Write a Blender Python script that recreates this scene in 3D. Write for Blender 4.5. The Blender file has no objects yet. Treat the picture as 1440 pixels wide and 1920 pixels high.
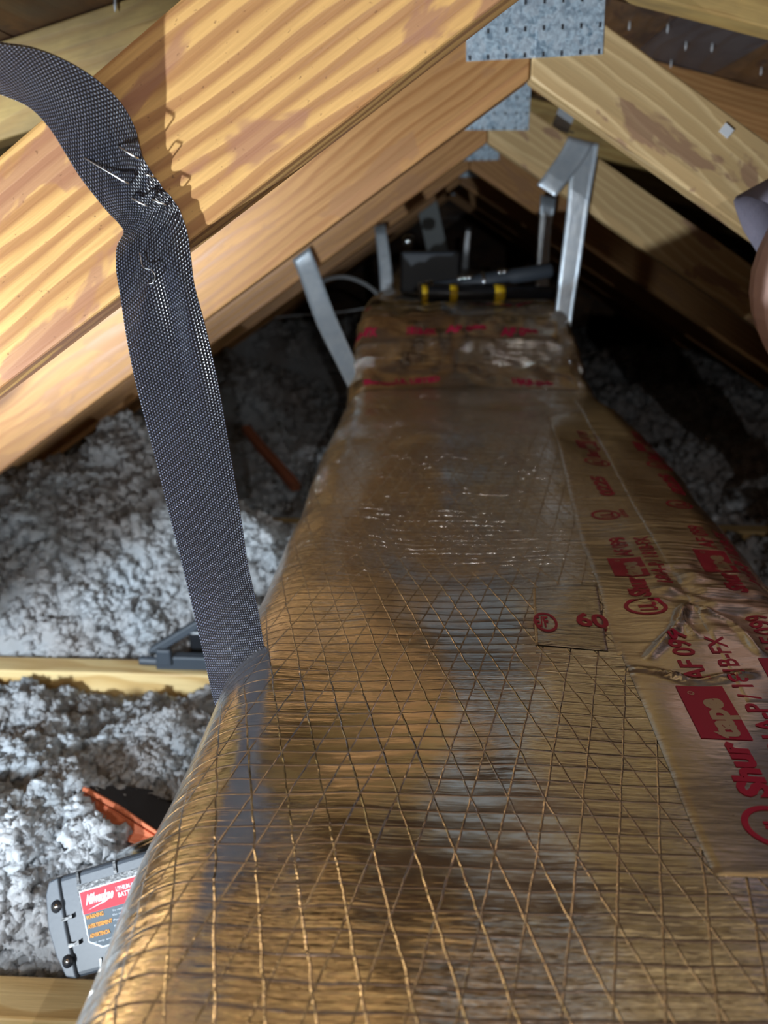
import bpy, bmesh, math, random
import numpy as np
from mathutils import Vector, Matrix

# ------------------------------------------------------------------ camera, world, light, exposure
SC = bpy.context.scene
COL = SC.collection
CZ = 0.66                       # camera height above the ceiling drywall; geometry below is written relative to it
FPX, PCX, PCY = 1500., 720., 960.
dY = np.array([(798 - PCX) / FPX, (PCY - 440.) / FPX, 1.0]); dY /= np.linalg.norm(dY)
YAW = math.asin(dY[0]); PITCH = math.asin(dY[1] / math.cos(YAW))
CR = np.array([math.cos(YAW), math.sin(YAW), 0.])
_h = np.array([-math.sin(YAW), math.cos(YAW), 0.])
CF = math.cos(PITCH) * _h - math.sin(PITCH) * np.array([0, 0, 1.])
CU = math.sin(PITCH) * _h + math.cos(PITCH) * np.array([0, 0, 1.])
cam = bpy.data.objects.new('camera', bpy.data.cameras.new('camera')); COL.objects.link(cam)
M = Matrix(((CR[0], CU[0], -CF[0], 0), (CR[1], CU[1], -CF[1], 0), (CR[2], CU[2], -CF[2], CZ), (0, 0, 0, 1)))
cam.matrix_world = M
cam.data.sensor_fit = 'HORIZONTAL'; cam.data.sensor_width = 36.; cam.data.lens = FPX / 1440 * 36
cam.data.clip_start = 0.01
cam.data.dof.use_dof = True; cam.data.dof.focus_distance = 0.47; cam.data.dof.aperture_fstop = 11.
SC.camera = cam
SC.view_settings.view_transform = 'Standard'; SC.view_settings.look = 'None'
SC.view_settings.gamma = 1.0; SC.view_settings.exposure = 0.0
try: SC.view_settings.use_curve_mapping = False
except Exception: pass
W = bpy.data.worlds.new('world'); SC.world = W; W.use_nodes = True
W.node_tree.nodes['Background'].inputs[0].default_value = (0.7, 0.8, 1, 1)
W.node_tree.nodes['Background'].inputs[1].default_value = 0.02

def light(name, loc, watt, color, radius, aim=None, cone=120, blend=.8):
    d = bpy.data.lights.new(name, 'SPOT' if aim else 'POINT')
    if aim: d.spot_size = math.radians(cone); d.spot_blend = blend; d.energy = watt; d.color = color; d.shadow_soft_size = radius
    o = bpy.data.objects.new(name, d); COL.objects.link(o); o.location = (loc[0], loc[1], loc[2] + CZ)
    if aim: o.rotation_euler = (Vector(aim) - Vector(loc)).to_track_quat('-Z', 'Y').to_euler()
    return o
light('work_light', (-0.60, 0.09, -0.49), 66, (0.82, 0.92, 1.0), 0.010, (.0, .9, .34), 110, 1.)
light('floor_fill', (-0.62, -0.25, -0.12), 125, (0.74, 0.88, 1.0), 0.05, (-.62, 1.9, -.42), 65, 1.)      # spot added left of the duct to brighten the insulation
light('camera_fill', (0.10, -0.50, 0.12), 2.2, (1.0, 0.90, 0.78), 0.12)           # fill added behind the camera to lift the shadow sides

# ------------------------------------------------------------------ helpers
def ray(px, py): return CR * (px - PCX) / FPX + CU * (PCY - py) / FPX + CF
def atY(px, py, Y): r = ray(px, py); return r * Y / r[1]
def atZ(px, py, Z): r = ray(px, py); return r * Z / r[2]
def atD(px, py, D): return ray(px, py) * D
def sm(x): x = np.clip(x, 0, 1); return x * x * (3 - 2 * x)

_rs = np.random.RandomState(7); _tab = _rs.rand(1 << 16)
def _hash(ix, iy, iz, s): return _tab[((ix * 73856093) ^ (iy * 19349663) ^ (iz * 83492791) ^ (s * 2654435)) & 65535]
def noise(x, y, z=0., s=0):
    x = np.asarray(x, float); y = np.asarray(y, float) + 0 * x; z = np.asarray(z, float) + 0 * x
    xi, yi, zi = np.floor(x).astype(np.int64), np.floor(y).astype(np.int64), np.floor(z).astype(np.int64)
    fx, fy, fz = x - xi, y - yi, z - zi
    fx, fy, fz = [t * t * (3 - 2 * t) for t in (fx, fy, fz)]
    r = 0
    for a in (0, 1):
        for b in (0, 1):
            for c in (0, 1):
                r = r + (fx if a else 1 - fx) * (fy if b else 1 - fy) * (fz if c else 1 - fz) * _hash(xi + a, yi + b, zi + c, s)
    return r * 2 - 1
def fbm(x, y, z=0., s=0, n=4):
    r = 0; a = 1
    for i in range(n): r = r + a * noise(x * 2 ** i, y * 2 ** i, np.asarray(z) * 2 ** i, s + i); a *= .5
    return r

def mesh_np(name, V, F, mat, parent=None, smooth=True, uv=None, mats=None, fm=None):
    me = bpy.data.meshes.new(name)
    V = np.array(V, float).copy(); V[:, 2] += CZ
    me.from_pydata(V.tolist(), [], [tuple(int(i) for i in f) for f in F])
    for m in (mats or [mat]): me.materials.append(m)
    if fm is not None: me.polygons.foreach_set('material_index', np.array(fm, dtype=np.int32))
    if smooth: me.polygons.foreach_set('use_smooth', [True] * len(me.polygons))
    if uv is not None:
        l = me.uv_layers.new(name='UVMap')
        vi = np.zeros(len(me.loops), dtype=np.int32); me.loops.foreach_get('vertex_index', vi)
        l.data.foreach_set('uv', np.array(uv)[vi].astype(np.float32).ravel())
    me.update()
    o = bpy.data.objects.new(name, me); COL.objects.link(o)
    if parent: o.parent = parent; o.matrix_parent_inverse = parent.matrix_world.inverted()
    return o
def tag(o, label, cat, group=None, kind=None):
    o['label'] = label; o['category'] = cat
    if group: o['group'] = group
    if kind: o['kind'] = kind
    return o
def thing(name, loc, label, cat, group=None):
    o = bpy.data.objects.new(name, None); COL.objects.link(o); o.empty_display_size = .05
    o.location = (loc[0], loc[1], loc[2] + CZ); bpy.context.view_layer.update()
    return tag(o, label, cat, group)
def origin_to(o, p):
    "move an object's origin to camera-relative point p without moving its mesh"
    v = Vector((p[0], p[1], p[2] + CZ)); o.data.transform(Matrix.Translation(-v)); o.location = v
def box_vf(c, half, ax=None):
    ax = np.eye(3) if ax is None else np.array(ax)
    V = [np.array(c) + sx * half[0] * ax[0] + sy * half[1] * ax[1] + sz * half[2] * ax[2] for sx in (-1, 1) for sy in (-1, 1) for sz in (-1, 1)]
    F = [(0, 1, 3, 2), (4, 6, 7, 5), (0, 4, 5, 1), (2, 3, 7, 6), (0, 2, 6, 4), (1, 5, 7, 3)]
    return V, F
def bevel(o, w, seg=2):
    m = o.modifiers.new('bevel', 'BEVEL'); m.width = w; m.segments = seg; m.limit_method = 'ANGLE'; return o
def join(*vfs):
    V = []; F = []
    for v, f in vfs: n = len(V); V += list(v); F += [tuple(i + n for i in q) for q in f]
    return V, F
def tube_vf(pts, rad, n=12, caps=True):
    pts = np.array(pts, float); rad = np.ones(len(pts)) * rad if np.isscalar(rad) else np.array(rad)
    V = []; F = []; t0 = pts[1] - pts[0]; a = np.cross(t0, [0, 0, 1.]);
    if np.linalg.norm(a) < 1e-6: a = np.array([1., 0, 0])
    for i, p in enumerate(pts):
        t = pts[min(i + 1, len(pts) - 1)] - pts[max(i - 1, 0)]; t /= np.linalg.norm(t) + 1e-12
        a = a - t * np.dot(a, t); a /= np.linalg.norm(a); b = np.cross(t, a)
        for k in range(n):
            th = 2 * math.pi * k / n; V.append(p + rad[i] * (math.cos(th) * a + math.sin(th) * b))
    for i in range(len(pts) - 1):
        for k in range(n): F.append((i * n + k, i * n + (k + 1) % n, (i + 1) * n + (k + 1) % n, (i + 1) * n + k))
    if caps: F.append(tuple(range(n))[::-1]); F.append(tuple((len(pts) - 1) * n + k for k in range(n)))
    return V, F
def catmull(P, n=8):
    P = np.array(P, float); out = []
    Q = np.vstack([2 * P[0] - P[1], P, 2 * P[-1] - P[-2]])
    for i in range(1, len(Q) - 2):
        for k in range(n):
            t = k / n; p0, p1, p2, p3 = Q[i - 1], Q[i], Q[i + 1], Q[i + 2]
            out.append(.5 * ((2 * p1) + (-p0 + p2) * t + (2 * p0 - 5 * p1 + 4 * p2 - p3) * t * t + (-p0 + 3 * p1 - 3 * p2 + p3) * t ** 3))
    out.append(P[-1]); return np.array(out)

# ------------------------------------------------------------------ materials
class NT:
    def __init__(s, name):
        s.m = bpy.data.materials.new(name); s.m.use_nodes = True; s.t = s.m.node_tree
        s.b = s.t.nodes['Principled BSDF']; s.out = s.t.nodes['Material Output']
    def n(s, typ, **kw):
        nd = s.t.nodes.new(typ)
        for k, v in kw.items():
            if k.startswith('_'): setattr(nd, k[1:], v)
        return nd
    def set(s, sock, v):
        if hasattr(v, 'is_output') or hasattr(v, 'links'): s.t.links.new(v, sock)
        else: sock.default_value = v
    def math(s, op, a, b=None, c=None, clamp=False):
        nd = s.t.nodes.new('ShaderNodeMath'); nd.operation = op; nd.use_clamp = clamp
        for i, v in enumerate((a, b, c)):
            if v is not None: s.set(nd.inputs[i], v)
        return nd.outputs[0]
    def mapping(s, vec, scale=(1, 1, 1), loc=(0, 0, 0), rot=(0, 0, 0)):
        nd = s.t.nodes.new('ShaderNodeMapping'); s.set(nd.inputs[0], vec); s.set(nd.inputs[1], loc)
        nd.inputs[2].default_value = rot; nd.inputs[3].default_value = scale; return nd.outputs[0]
    def noise(s, vec, scale=1., detail=3., rough=.5, dist=0.):
        nd = s.t.nodes.new('ShaderNodeTexNoise'); s.set(nd.inputs['Vector'], vec); nd.inputs['Scale'].default_value = scale
        nd.inputs['Detail'].default_value = detail; nd.inputs['Roughness'].default_value = rough; nd.inputs['Distortion'].default_value = dist
        return nd.outputs[0]
    def ramp(s, fac, stops, interp='LINEAR'):
        nd = s.t.nodes.new('ShaderNodeValToRGB'); nd.color_ramp.interpolation = interp; s.set(nd.inputs[0], fac)
        el = nd.color_ramp.elements
        while len(el) < len(stops): el.new(.5)
        for e, (p, c) in zip(el, stops):
            e.position = p; e.color = (c, c, c, 1) if np.isscalar(c) else (*c, 1)
        return nd.outputs[0]
    def mix(s, f, a, b, blend='MIX'):
        nd = s.t.nodes.new('ShaderNodeMix'); nd.data_type = 'RGBA'; nd.blend_type = blend
        s.set(nd.inputs[0], f)
        for sock, v in ((nd.inputs[6], a), (nd.inputs[7], b)):
            s.set(sock, (*v, 1) if isinstance(v, tuple) and len(v) == 3 else v)
        return nd.outputs[2]
    def bump(s, h, dist=.001, strength=1., normal=None):
        nd = s.t.nodes.new('ShaderNodeBump'); s.set(nd.inputs['Height'], h); nd.inputs['Distance'].default_value = dist
        nd.inputs['Strength'].default_value = strength
        if normal is not None: s.set(nd.inputs['Normal'], normal)
        return nd.outputs[0]
    def coord(s, which='Object'): return s.t.nodes.new('ShaderNodeTexCoord').outputs[which]
    def sep(s, v): nd = s.t.nodes.new('ShaderNodeSeparateXYZ'); s.set(nd.inputs[0], v); return nd.outputs
    def P(s, **kw):
        for k, v in kw.items():
            k = {'base': 'Base Color', 'rough': 'Roughness', 'metal': 'Metallic', 'normal': 'Normal', 'spec': 'Specular IOR Level', 'sheen': 'Sheen Weight'}[k]
            if isinstance(v, tuple) and len(v) == 3: v = (*v, 1)
            s.set(s.b.inputs[k], v)
        return s.m
def plain(name, col, rough=.5, metal=0., bump=0., bs=300.):
    t = NT(name); t.P(base=col, rough=rough, metal=metal)
    if bump: t.P(normal=t.bump(t.noise(t.coord(), bs, 4), bump))
    return t.m

def wood(name, early, late, knot=(.12, .05, .02), rings=55., slope=2., stain=.0, stain_col=(.30, .13, .07), fine=.25, sharp=(.45, .75), grime=.0, gcol=(.05, .035, .03), pin=False):
    t = NT(name); oc = t.coord(); rnd = t.t.nodes.new('ShaderNodeObjectInfo').outputs['Random']
    cb = t.t.nodes.new('ShaderNodeCombineXYZ')
    for i, k in enumerate((37., 11., 23.)): t.set(cb.inputs[i], t.math('MULTIPLY', rnd, k))
    va = t.t.nodes.new('ShaderNodeVectorMath'); t.set(va.inputs[0], oc); t.set(va.inputs[1], cb.outputs[0]); v = va.outputs[0]
    x, y, z = t.sep(oc)
    warp = t.noise(t.mapping(v, (2.2, 9, 9)), 1., 3., .5)
    warp2 = t.noise(t.mapping(v, (9, 40, 40)), 1., 2., .5)
    r = t.math('ADD', t.math('MULTIPLY', z, rings), t.math('MULTIPLY', y, rings * .6))
    r = t.math('ADD', r, t.math('MULTIPLY', x, slope)); r = t.math('ADD', r, t.math('MULTIPLY', warp, 5.))
    r = t.math('ADD', r, t.math('MULTIPLY', warp2, .55)); r = t.math('ADD', r, t.math('MULTIPLY', rnd, 9.))
    saw = t.math('FRACT', r)
    band = t.ramp(saw, [(0, 0.), (sharp[0], .15), (sharp[1], 1.), (.93, .8), (1, 0.)])
    fib = t.noise(t.mapping(v, (18, 500, 500)), 1., 2., .6)
    col = t.mix(band, early, late)
    col = t.mix(t.math('MULTIPLY', t.ramp(fib, [(.35, 0.), (.7, 1.)]), fine), col, tuple(c * .55 for c in late))
    big = t.noise(t.mapping(v, (3, 8, 8)), 1., 3., .55)
    col = t.mix(t.ramp(big, [(.3, 0.), (.75, .35)]), col, tuple(min(1, c * .62) for c in early))
    if stain:
        st = t.noise(t.mapping(v, (9, 22, 22), loc=(4, 1, 2)), 1., 4., .55, .4)
        col = t.mix(t.ramp(st, [(.60 - stain * .1, 0.), (.63 - stain * .1, .75)]), col, stain_col)
    vo = t.t.nodes.new('ShaderNodeTexVoronoi'); t.set(vo.inputs['Vector'], t.mapping(v, (2.6, 9, 9))); vo.inputs['Scale'].default_value = 1.
    kn = t.ramp(vo.outputs['Distance'], [(.05, 1.), (.10, .6), (.16, 0.)])
    col = t.mix(t.math('MULTIPLY', kn, .8), col, knot)
    if grime:
        g = t.noise(t.mapping(v, (6, 14, 14), loc=(9, 3, 7)), 1., 5., .6)
        col = t.mix(t.ramp(g, [(.42, 0.), (.62, grime)]), col, gcol)
    if pin:
        sp = t.noise(t.mapping(v, (260, 420, 420)), 1., 2.)
        col = t.mix(t.ramp(sp, [(.70, 0.), (.76, .6)]), col, (.16, .07, .03))
    t.P(base=col, rough=t.ramp(band, [(0, .62), (1, .42)]), spec=.35)
    h = t.math('ADD', t.math('MULTIPLY', band, -.25), t.math('MULTIPLY', fib, .5))
    t.P(normal=t.bump(h, .0006, .8)); return t.m

M_near = wood('wood_near_web', (.78, .46, .16), (.40, .185, .075), rings=95, slope=3.0, stain=.55, stain_col=(.36, .17, .10), sharp=(.35, .60), pin=True)
M_tan = wood('wood_brown', (.52, .27, .10), (.38, .17, .06), rings=85, slope=1.5, fine=.35, stain=.2, stain_col=(.36, .18, .08))
M_pale = wood('wood_pale', (.50, .33, .15), (.72, .52, .27), rings=60, slope=2.5, stain=.35, stain_col=(.26, .14, .09), sharp=(.6, .85))
M_chord = wood('wood_yellow', (.62, .42, .15), (.50, .30, .10), rings=40, slope=1., grime=.5, gcol=(.12, .08, .05))
M_joist = wood('wood_joist', (.84, .62, .30), (.62, .38, .14), rings=45, slope=2., grime=.0)
M_deck = wood('wood_deck', (.23, .12, .055), (.16, .08, .035), rings=30, slope=1., grime=.8, gcol=(.05, .035, .03), stain=.4, stain_col=(.08, .04, .03))
M_deckgray = wood('wood_deck_gray', (.14, .115, .115), (.10, .08, .08), rings=30, slope=1., grime=.5, gcol=(.05, .04, .045))

def m_foil():
    t = NT('foil_scrim'); uv = t.coord('UV'); u, v, _ = t.sep(uv)
    wob = t.noise(t.mapping(uv, (60, 60, 1)), 1., 2.)
    wob = t.math('SUBTRACT', wob, .5)
    vv = t.math('ADD', v, t.math('MULTIPLY', wob, .0016)); uu = t.math('ADD', u, t.math('MULTIPLY', wob, .0022))
    def thread(c, pitch, w):
        f = t.math('FRACT', t.math('DIVIDE', c, pitch)); d = t.math('ABSOLUTE', t.math('SUBTRACT', f, .5))   # 0.5 at the line
        d = t.math('MULTIPLY', t.math('SUBTRACT', .5, d), pitch)
        return t.math('SUBTRACT', 1., t.math('DIVIDE', d, w), clamp=True)
    def cush(c, pitch):
        f = t.math('FRACT', t.math('DIVIDE', c, pitch)); return t.math('SINE', t.math('MULTIPLY', f, math.pi))
    h1 = thread(vv, .0113, .0007)
    k = .25
    d1 = thread(t.math('ADD', uu, t.math('MULTIPLY', vv, k)), .0175, .00055)
    d2 = thread(t.math('SUBTRACT', uu, t.math('MULTIPLY', vv, k)), .0175, .00055)
    thr = t.math('MAXIMUM', h1, t.math('MAXIMUM', d1, d2))
    wr = t.noise(t.mapping(uv, (14, 190, 1)), 1., 4., .6)                      # fine cross wrinkles
    wr2 = t.noise(t.mapping(uv, (30, 420, 1), loc=(3, 0, 0)), 1., 3., .6)
    msk = t.ramp(t.noise(t.mapping(uv, (5, 7, 1), loc=(1, 4, 0)), 1., 2.), [(.35, .1), (.62, 1.)])
    far = t.ramp(v, [(.47, .25), (.62, 1.25)])
    wsum = t.math('MULTIPLY', t.math('ADD', t.math('MULTIPLY', wr, 1.5), t.math('MULTIPLY', wr2, .45)), t.math('MULTIPLY', msk, far))
    cu = t.math('MULTIPLY', cush(vv, .0113), .03)
    blob = t.noise(t.mapping(uv, (22, 40, 1)), 1., 3., .5)
    n1 = t.bump(t.math('ADD', t.math('MULTIPLY', wsum, 1.), t.math('ADD', cu, t.math('MULTIPLY', blob, .25))), .0030, 1.)
    brk = t.noise(t.mapping(uv, (170, 170, 1)), 1., 3.)
    n2 = t.bump(t.math('MULTIPLY', thr, t.math('ADD', .5, brk)), .0004, 1., n1)
    rough = t.math('ADD', .11, t.math('MULTIPLY', t.noise(t.mapping(uv, (40, 40, 1)), 1., 3.), .14))
    col = t.mix(t.math('MULTIPLY', thr, .20), (.97, .93, .86), (.70, .62, .54))
    t.P(base=col, metal=1., rough=rough, normal=n2); return t.m
def m_tape(name, base=(.86, .77, .64), amt=1.):
    t = NT(name); uv = t.coord('UV')
    wr = t.noise(t.mapping(uv, (16, 150, 1)), 1., 4., .6)
    msk = t.ramp(t.sep(uv)[1], [(.47, .15), (.60, 1.)])
    blob = t.noise(t.mapping(uv, (30, 45, 1)), 1., 3., .6)
    sp = t.ramp(t.noise(t.mapping(uv, (380, 380, 1)), 1., 1.), [(.74, 0.), (.78, 1.)])
    h = t.math('ADD', t.math('MULTIPLY', t.math('MULTIPLY', wr, msk), 1.4), t.math('MULTIPLY', blob, .35 * amt))
    n = t.bump(h, .0014, 1.)
    t.P(base=t.mix(sp, base, tuple(c * .55 for c in base)), metal=1., rough=.24, normal=n); return t.m
def m_galv():
    t = NT('galvanized'); oc = t.coord()
    vo = t.t.nodes.new('ShaderNodeTexVoronoi'); t.set(vo.inputs['Vector'], t.mapping(oc, (130, 130, 130))); vo.inputs['Scale'].default_value = 1.
    vo2 = t.noise(t.mapping(oc, (160, 160, 160)), 1., 3., .6, 1.)
    c = t.mix(t.ramp(vo2, [(.38, 0.), (.62, 1.)]), (.22, .33, .44), (.68, .86, 1.0))
    c = t.mix(t.math('MULTIPLY', t.sep(vo.outputs['Color'])[0], .45), c, (.85, .92, 1.0))
    x, y, z = t.sep(oc)
    fx = t.math('ABSOLUTE', t.math('SUBTRACT', t.math('FRACT', t.math('DIVIDE', x, .019)), .5))
    fz = t.math('ABSOLUTE', t.math('SUBTRACT', t.math('FRACT', t.math('DIVIDE', z, .024)), .5))
    slot = t.math('MULTIPLY', t.math('LESS_THAN', fx, .07), t.math('LESS_THAN', fz, .10))
    c = t.mix(slot, c, (.05, .05, .06))
    t.P(base=c, metal=.45, rough=.42, normal=t.bump(t.math('SUBTRACT', vo2, slot), .0005)); return t.m
def m_strapmetal():
    t = NT('strap_steel'); oc = t.coord()
    n = t.noise(t.mapping(oc, (60, 60, 60)), 1., 3.)
    t.P(base=t.mix(n, (.55, .66, .78), (.88, .95, 1.0)), metal=.65, rough=.33, normal=t.bump(n, .0006)); return t.m
def m_web():
    t = NT('black_webbing'); uv = t.coord('UV'); u, v, _ = t.sep(uv)
    pu, pv = .00135, .0019
    cu = t.math('DIVIDE', u, pu); row = t.math('FLOOR', cu)
    a = t.math('SINE', t.math('MULTIPLY', t.math('FRACT', cu), math.pi))
    cv = t.math('ADD', t.math('DIVIDE', v, pv), t.math('MULTIPLY', row, .5))
    b = t.math('SINE', t.math('MULTIPLY', t.math('FRACT', cv), math.pi))
    h = t.math('MULTIPLY', t.math('POWER', a, .7), t.math('POWER', b, .8))
    wv = t.noise(t.mapping(uv, (60, 60, 1)), 1., 3.)
    col = t.mix(t.ramp(h, [(.35, 0.), (.9, 1.)]), (.006, .006, .010), t.mix(wv, (.030, .034, .055), (.065, .075, .11)))
    t.P(base=col, rough=.27, spec=1.0, normal=t.bump(h, .0010, 1.)); return t.m
def m_insul():
    t = NT('blown_insulation'); oc = t.coord()
    n = t.noise(t.mapping(oc, (6, 6, 6)), 1., 4.); f = t.noise(t.mapping(oc, (220, 220, 220)), 1., 4., .7)
    col = t.mix(t.ramp(n, [(.4, 0.), (.7, 1.)]), (.80, .83, .86), (.66, .60, .57))
    f2 = t.noise(t.mapping(oc, (70, 70, 70)), 1., 5., .65)
    t.P(base=col, rough=.9, spec=.1, normal=t.bump(t.math('ADD', f, f2), .004, .8))
    tr = t.t.nodes.new('ShaderNodeBsdfTranslucent'); t.set(tr.inputs[0], col)
    mx = t.t.nodes.new('ShaderNodeMixShader'); mx.inputs[0].default_value = .5
    t.t.links.new(t.b.outputs[0], mx.inputs[1]); t.t.links.new(tr.outputs[0], mx.inputs[2]); t.t.links.new(mx.outputs[0], t.out.inputs[0]); return t.m
M_foil, M_tape, M_galv, M_steel, M_web, M_ins = m_foil(), m_tape('foil_tape'), m_galv(), m_strapmetal(), m_web(), m_insul()
M_patch = m_tape('foil_patch', (.80, .76, .70), .8)
M_red = plain('red_print', (.36, .012, .045), .4)
M_gold = plain('knocked_out_letter', (.62, .50, .36), .35, .8)
M_dry = plain('drywall', (.35, .32, .30), .9)
M_black = plain('black_plastic', (.012, .013, .016), .35, bump=.0003)
M_darkgray = plain('dark_plastic', (.045, .055, .07), .5, bump=.00006)
M_nail = plain('nail_steel', (.85, .88, .92), .55, .35)
M_yellow = plain('yellow_plastic', (.75, .48, .02), .4)
M_chrome = plain('bright_steel', (.75, .78, .8), .2, 1.)
M_white = plain('white_cable', (.7, .72, .75), .5)
M_orange = plain('orange_leather', (.72, .20, .09), .8, bump=.001, bs=500)
M_felt = plain('black_felt', (.022, .02, .024), .95, bump=.001, bs=700)
M_redpl = plain('red_plastic', (.30, .01, .015), .4)
M_stick = wood('red_stick', (.42, .13, .07), (.26, .08, .04), rings=90)
M_darkwood = wood('dark_wood', (.10, .055, .03), (.06, .03, .015), rings=60)
M_oldwood = wood('old_wood', (.30, .22, .07), (.18, .12, .04), rings=60)

# ------------------------------------------------------------------ setting: roof deck, gable walls, drywall
PKX, PKZ = .107, .346           # ridge line (x, z above camera)
SL, SR = .268, .235             # roof slopes left and right
Y0, Y1 = -1.2, 5.2
def deck(side, slope, seams):
    V = []; F = []; fm = []
    for i in range(len(seams) - 1):
        a, b = seams[i] + .0012, seams[i + 1] - .0012
        za, zb = PKZ - slope * a, PKZ - slope * b
        for k, (q, z) in enumerate(((a, za), (b, zb))):
            for yy in (Y0, Y1):
                for dz in (.001, .020): V.append((PKX + side * q, yy, z + dz))
        n = len(V) - 8; F += [tuple(n + j for j in f) for f in [(0, 1, 3, 2), (4, 6, 7, 5), (0, 4, 5, 1), (2, 3, 7, 6), (0, 2, 6, 4), (1, 5, 7, 3)]]
        fm += [1 if (side > 0 and i == 2) else 0] * 6
    o = mesh_np('ceiling', V, F, None, smooth=False, mats=[M_deck, M_deckgray], fm=fm); o['kind'] = 'structure'
    # grain runs along the boards: turn the mesh so its own x axis follows Y
    R = Matrix.Rotation(math.pi / 2, 4, 'Z'); o.data.transform(R.inverted()); o.matrix_world = R
deck(-1, SL, [0, .13, .27, .41, .55, .69, .83, .97, 1.11, 1.25, 1.39, 1.53, 1.67, 1.81, 1.95, 2.09, 2.3])
deck(1, SR, [0, .10, .243, .377, .51, .65, .79, .93, 1.07, 1.21, 1.35, 1.49, 1.63, 1.77, 1.91, 2.05, 2.3])
for nm, yy in (('wall_back', Y1), ('wall_front', Y0)):
    V, F = box_vf((0.1, yy + (.01 if yy > 0 else -.01), -.15), (2.3, .01, .52)); mesh_np(nm, V, F, M_deck, smooth=False)['kind'] = 'structure'
for nm, xx in (('wall_left', -2.2), ('wall_right', 2.4)):
    V, F = box_vf((xx, 2.0, -.42), (.01, 3.2, .24)); mesh_np(nm, V, F, M_deck, smooth=False)['kind'] = 'structure'
V, F = box_vf((.1, 2.0, -.665), (2.3, 3.2, .005)); mesh_np('floor', V, F, M_dry, smooth=False)['kind'] = 'structure'

# ------------------------------------------------------------------ roof trusses
WL, WR = .685, .62              # slopes of the inner webs
TY = [.44, .95, 1.56, 2.17, 2.78, 3.39, 4.00]
TT = .038
def member(name, p, q, w, Y, mat, parent, cut_p=None, cut_q=None):
    """lumber from p to q (x,z of its lower edge), depth w above the edge; ends cut plumb"""
    p, q = np.array(p), np.array(q); L = np.linalg.norm(q - p); ang = math.atan2(q[1] - p[1], q[0] - p[0])
    vw = w / math.cos(ang)
    me_pts = []
    n = max(2, int(L / .04))
    V = []; F = []
    R2 = np.array([[math.cos(ang), math.sin(ang)], [-math.sin(ang), math.cos(ang)]])
    rng = np.random.RandomState(abs(hash((round(p[0], 3), round(Y, 3), round(q[0], 3)))) % 9999)
    for i in range(n + 1):
        b = p + (q - p) * i / n; tp = b + np.array([0, vw])
        for yy in (0, TT):
            for c in (b, tp):
                l = R2 @ (c - p); V.append((l[0], yy, l[1]))
    for i in range(n):
        k = i * 4; m = k + 4
        F += [(k, m, m + 1, k + 1), (k + 2, k + 3, m + 3, m + 2), (k + 1, m + 1, m + 3, k + 3), (k, k + 2, m + 2, m)]
    F += [(0, 1, 3, 2), (n * 4, n * 4 + 2, n * 4 + 3, n * 4 + 1)]
    me = bpy.data.meshes.new(name); me.from_pydata(V, [], F); me.materials.append(mat); me.update()
    o = bpy.data.objects.new(name, me); COL.objects.link(o)
    o.matrix_world = Matrix.Translation((p[0], Y, p[1] + CZ)) @ Matrix.Rotation(-ang, 4, 'Y')
    bevel(o, .0022, 2)
    o.parent = parent; o.matrix_parent_inverse = parent.matrix_world.inverted(); return o
tl = ['nearest pine roof truss, its broad striped web filling the upper left behind the black strap',
      'second roof truss back, with the biggest spangled steel plate at its peak',
      'third roof truss back, carrying the forked steel strap on its web',
      'fourth roof truss back, behind the forked strap, with a small peak plate',
      'fifth roof truss back, dim, its tiny peak plate last in the row of plates',
      'sixth roof truss back, dark behind the last visible peak plate',
      'last roof truss, in the dark at the far end']
M_w = [(M_near, M_pale), (M_tan, M_pale), (M_tan, M_pale)] + [(M_tan, M_tan)] * 4
for i, Y in enumerate(TY):
    t = thing('roof_truss', (PKX, Y, -.66), tl[i], 'roof truss', 'roof trusses along the attic')
    ch = .0889; vl = ch / math.cos(math.atan(SL)); vr = ch / math.cos(math.atan(SR))
    member('top_chord', (PKX - 2.2, PKZ - vl - SL * 2.2), (PKX, PKZ - vl), ch, Y, M_chord, t)
    member('top_chord', (PKX, PKZ - vr), (PKX + 2.2, PKZ - vr - SR * 2.2), ch, Y, M_chord if i != 2 else M_stick if False else M_tan, t)
    zb = .155
    for sgn, s, w, mt in ((-1, WL, .0889, M_w[i][0]), (1, WR, .081, M_w[i][1])):
        xe = PKX + sgn * (zb + .565) / s
        a, b = ((xe, -.565), (PKX - .0006, zb)) if sgn < 0 else ((PKX + .0006, zb), (xe, -.565))
        member('web', a, b, w, Y, mt, t)
    member('bottom_chord', (-2.15, -.66), (2.35, -.66), .089, Y, M_joist, t)
    for yy, nm in ((Y - .0012, 'gang_plate'), (Y + TT + .0002, 'gang_plate')):
        V, F = box_vf((.1075, yy + .0005, .237), (.0705, .0005, .063)); g = mesh_np(nm, V, F, M_galv, smooth=False); origin_to(g, (.1075, yy, .237))
        if yy < Y: g.rotation_euler = (0, math.radians([0, -2.2, .6, -.5, .8, 0, 0][i]), 0)
        g.parent = t; g.matrix_parent_inverse = t.matrix_world.inverted()

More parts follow.
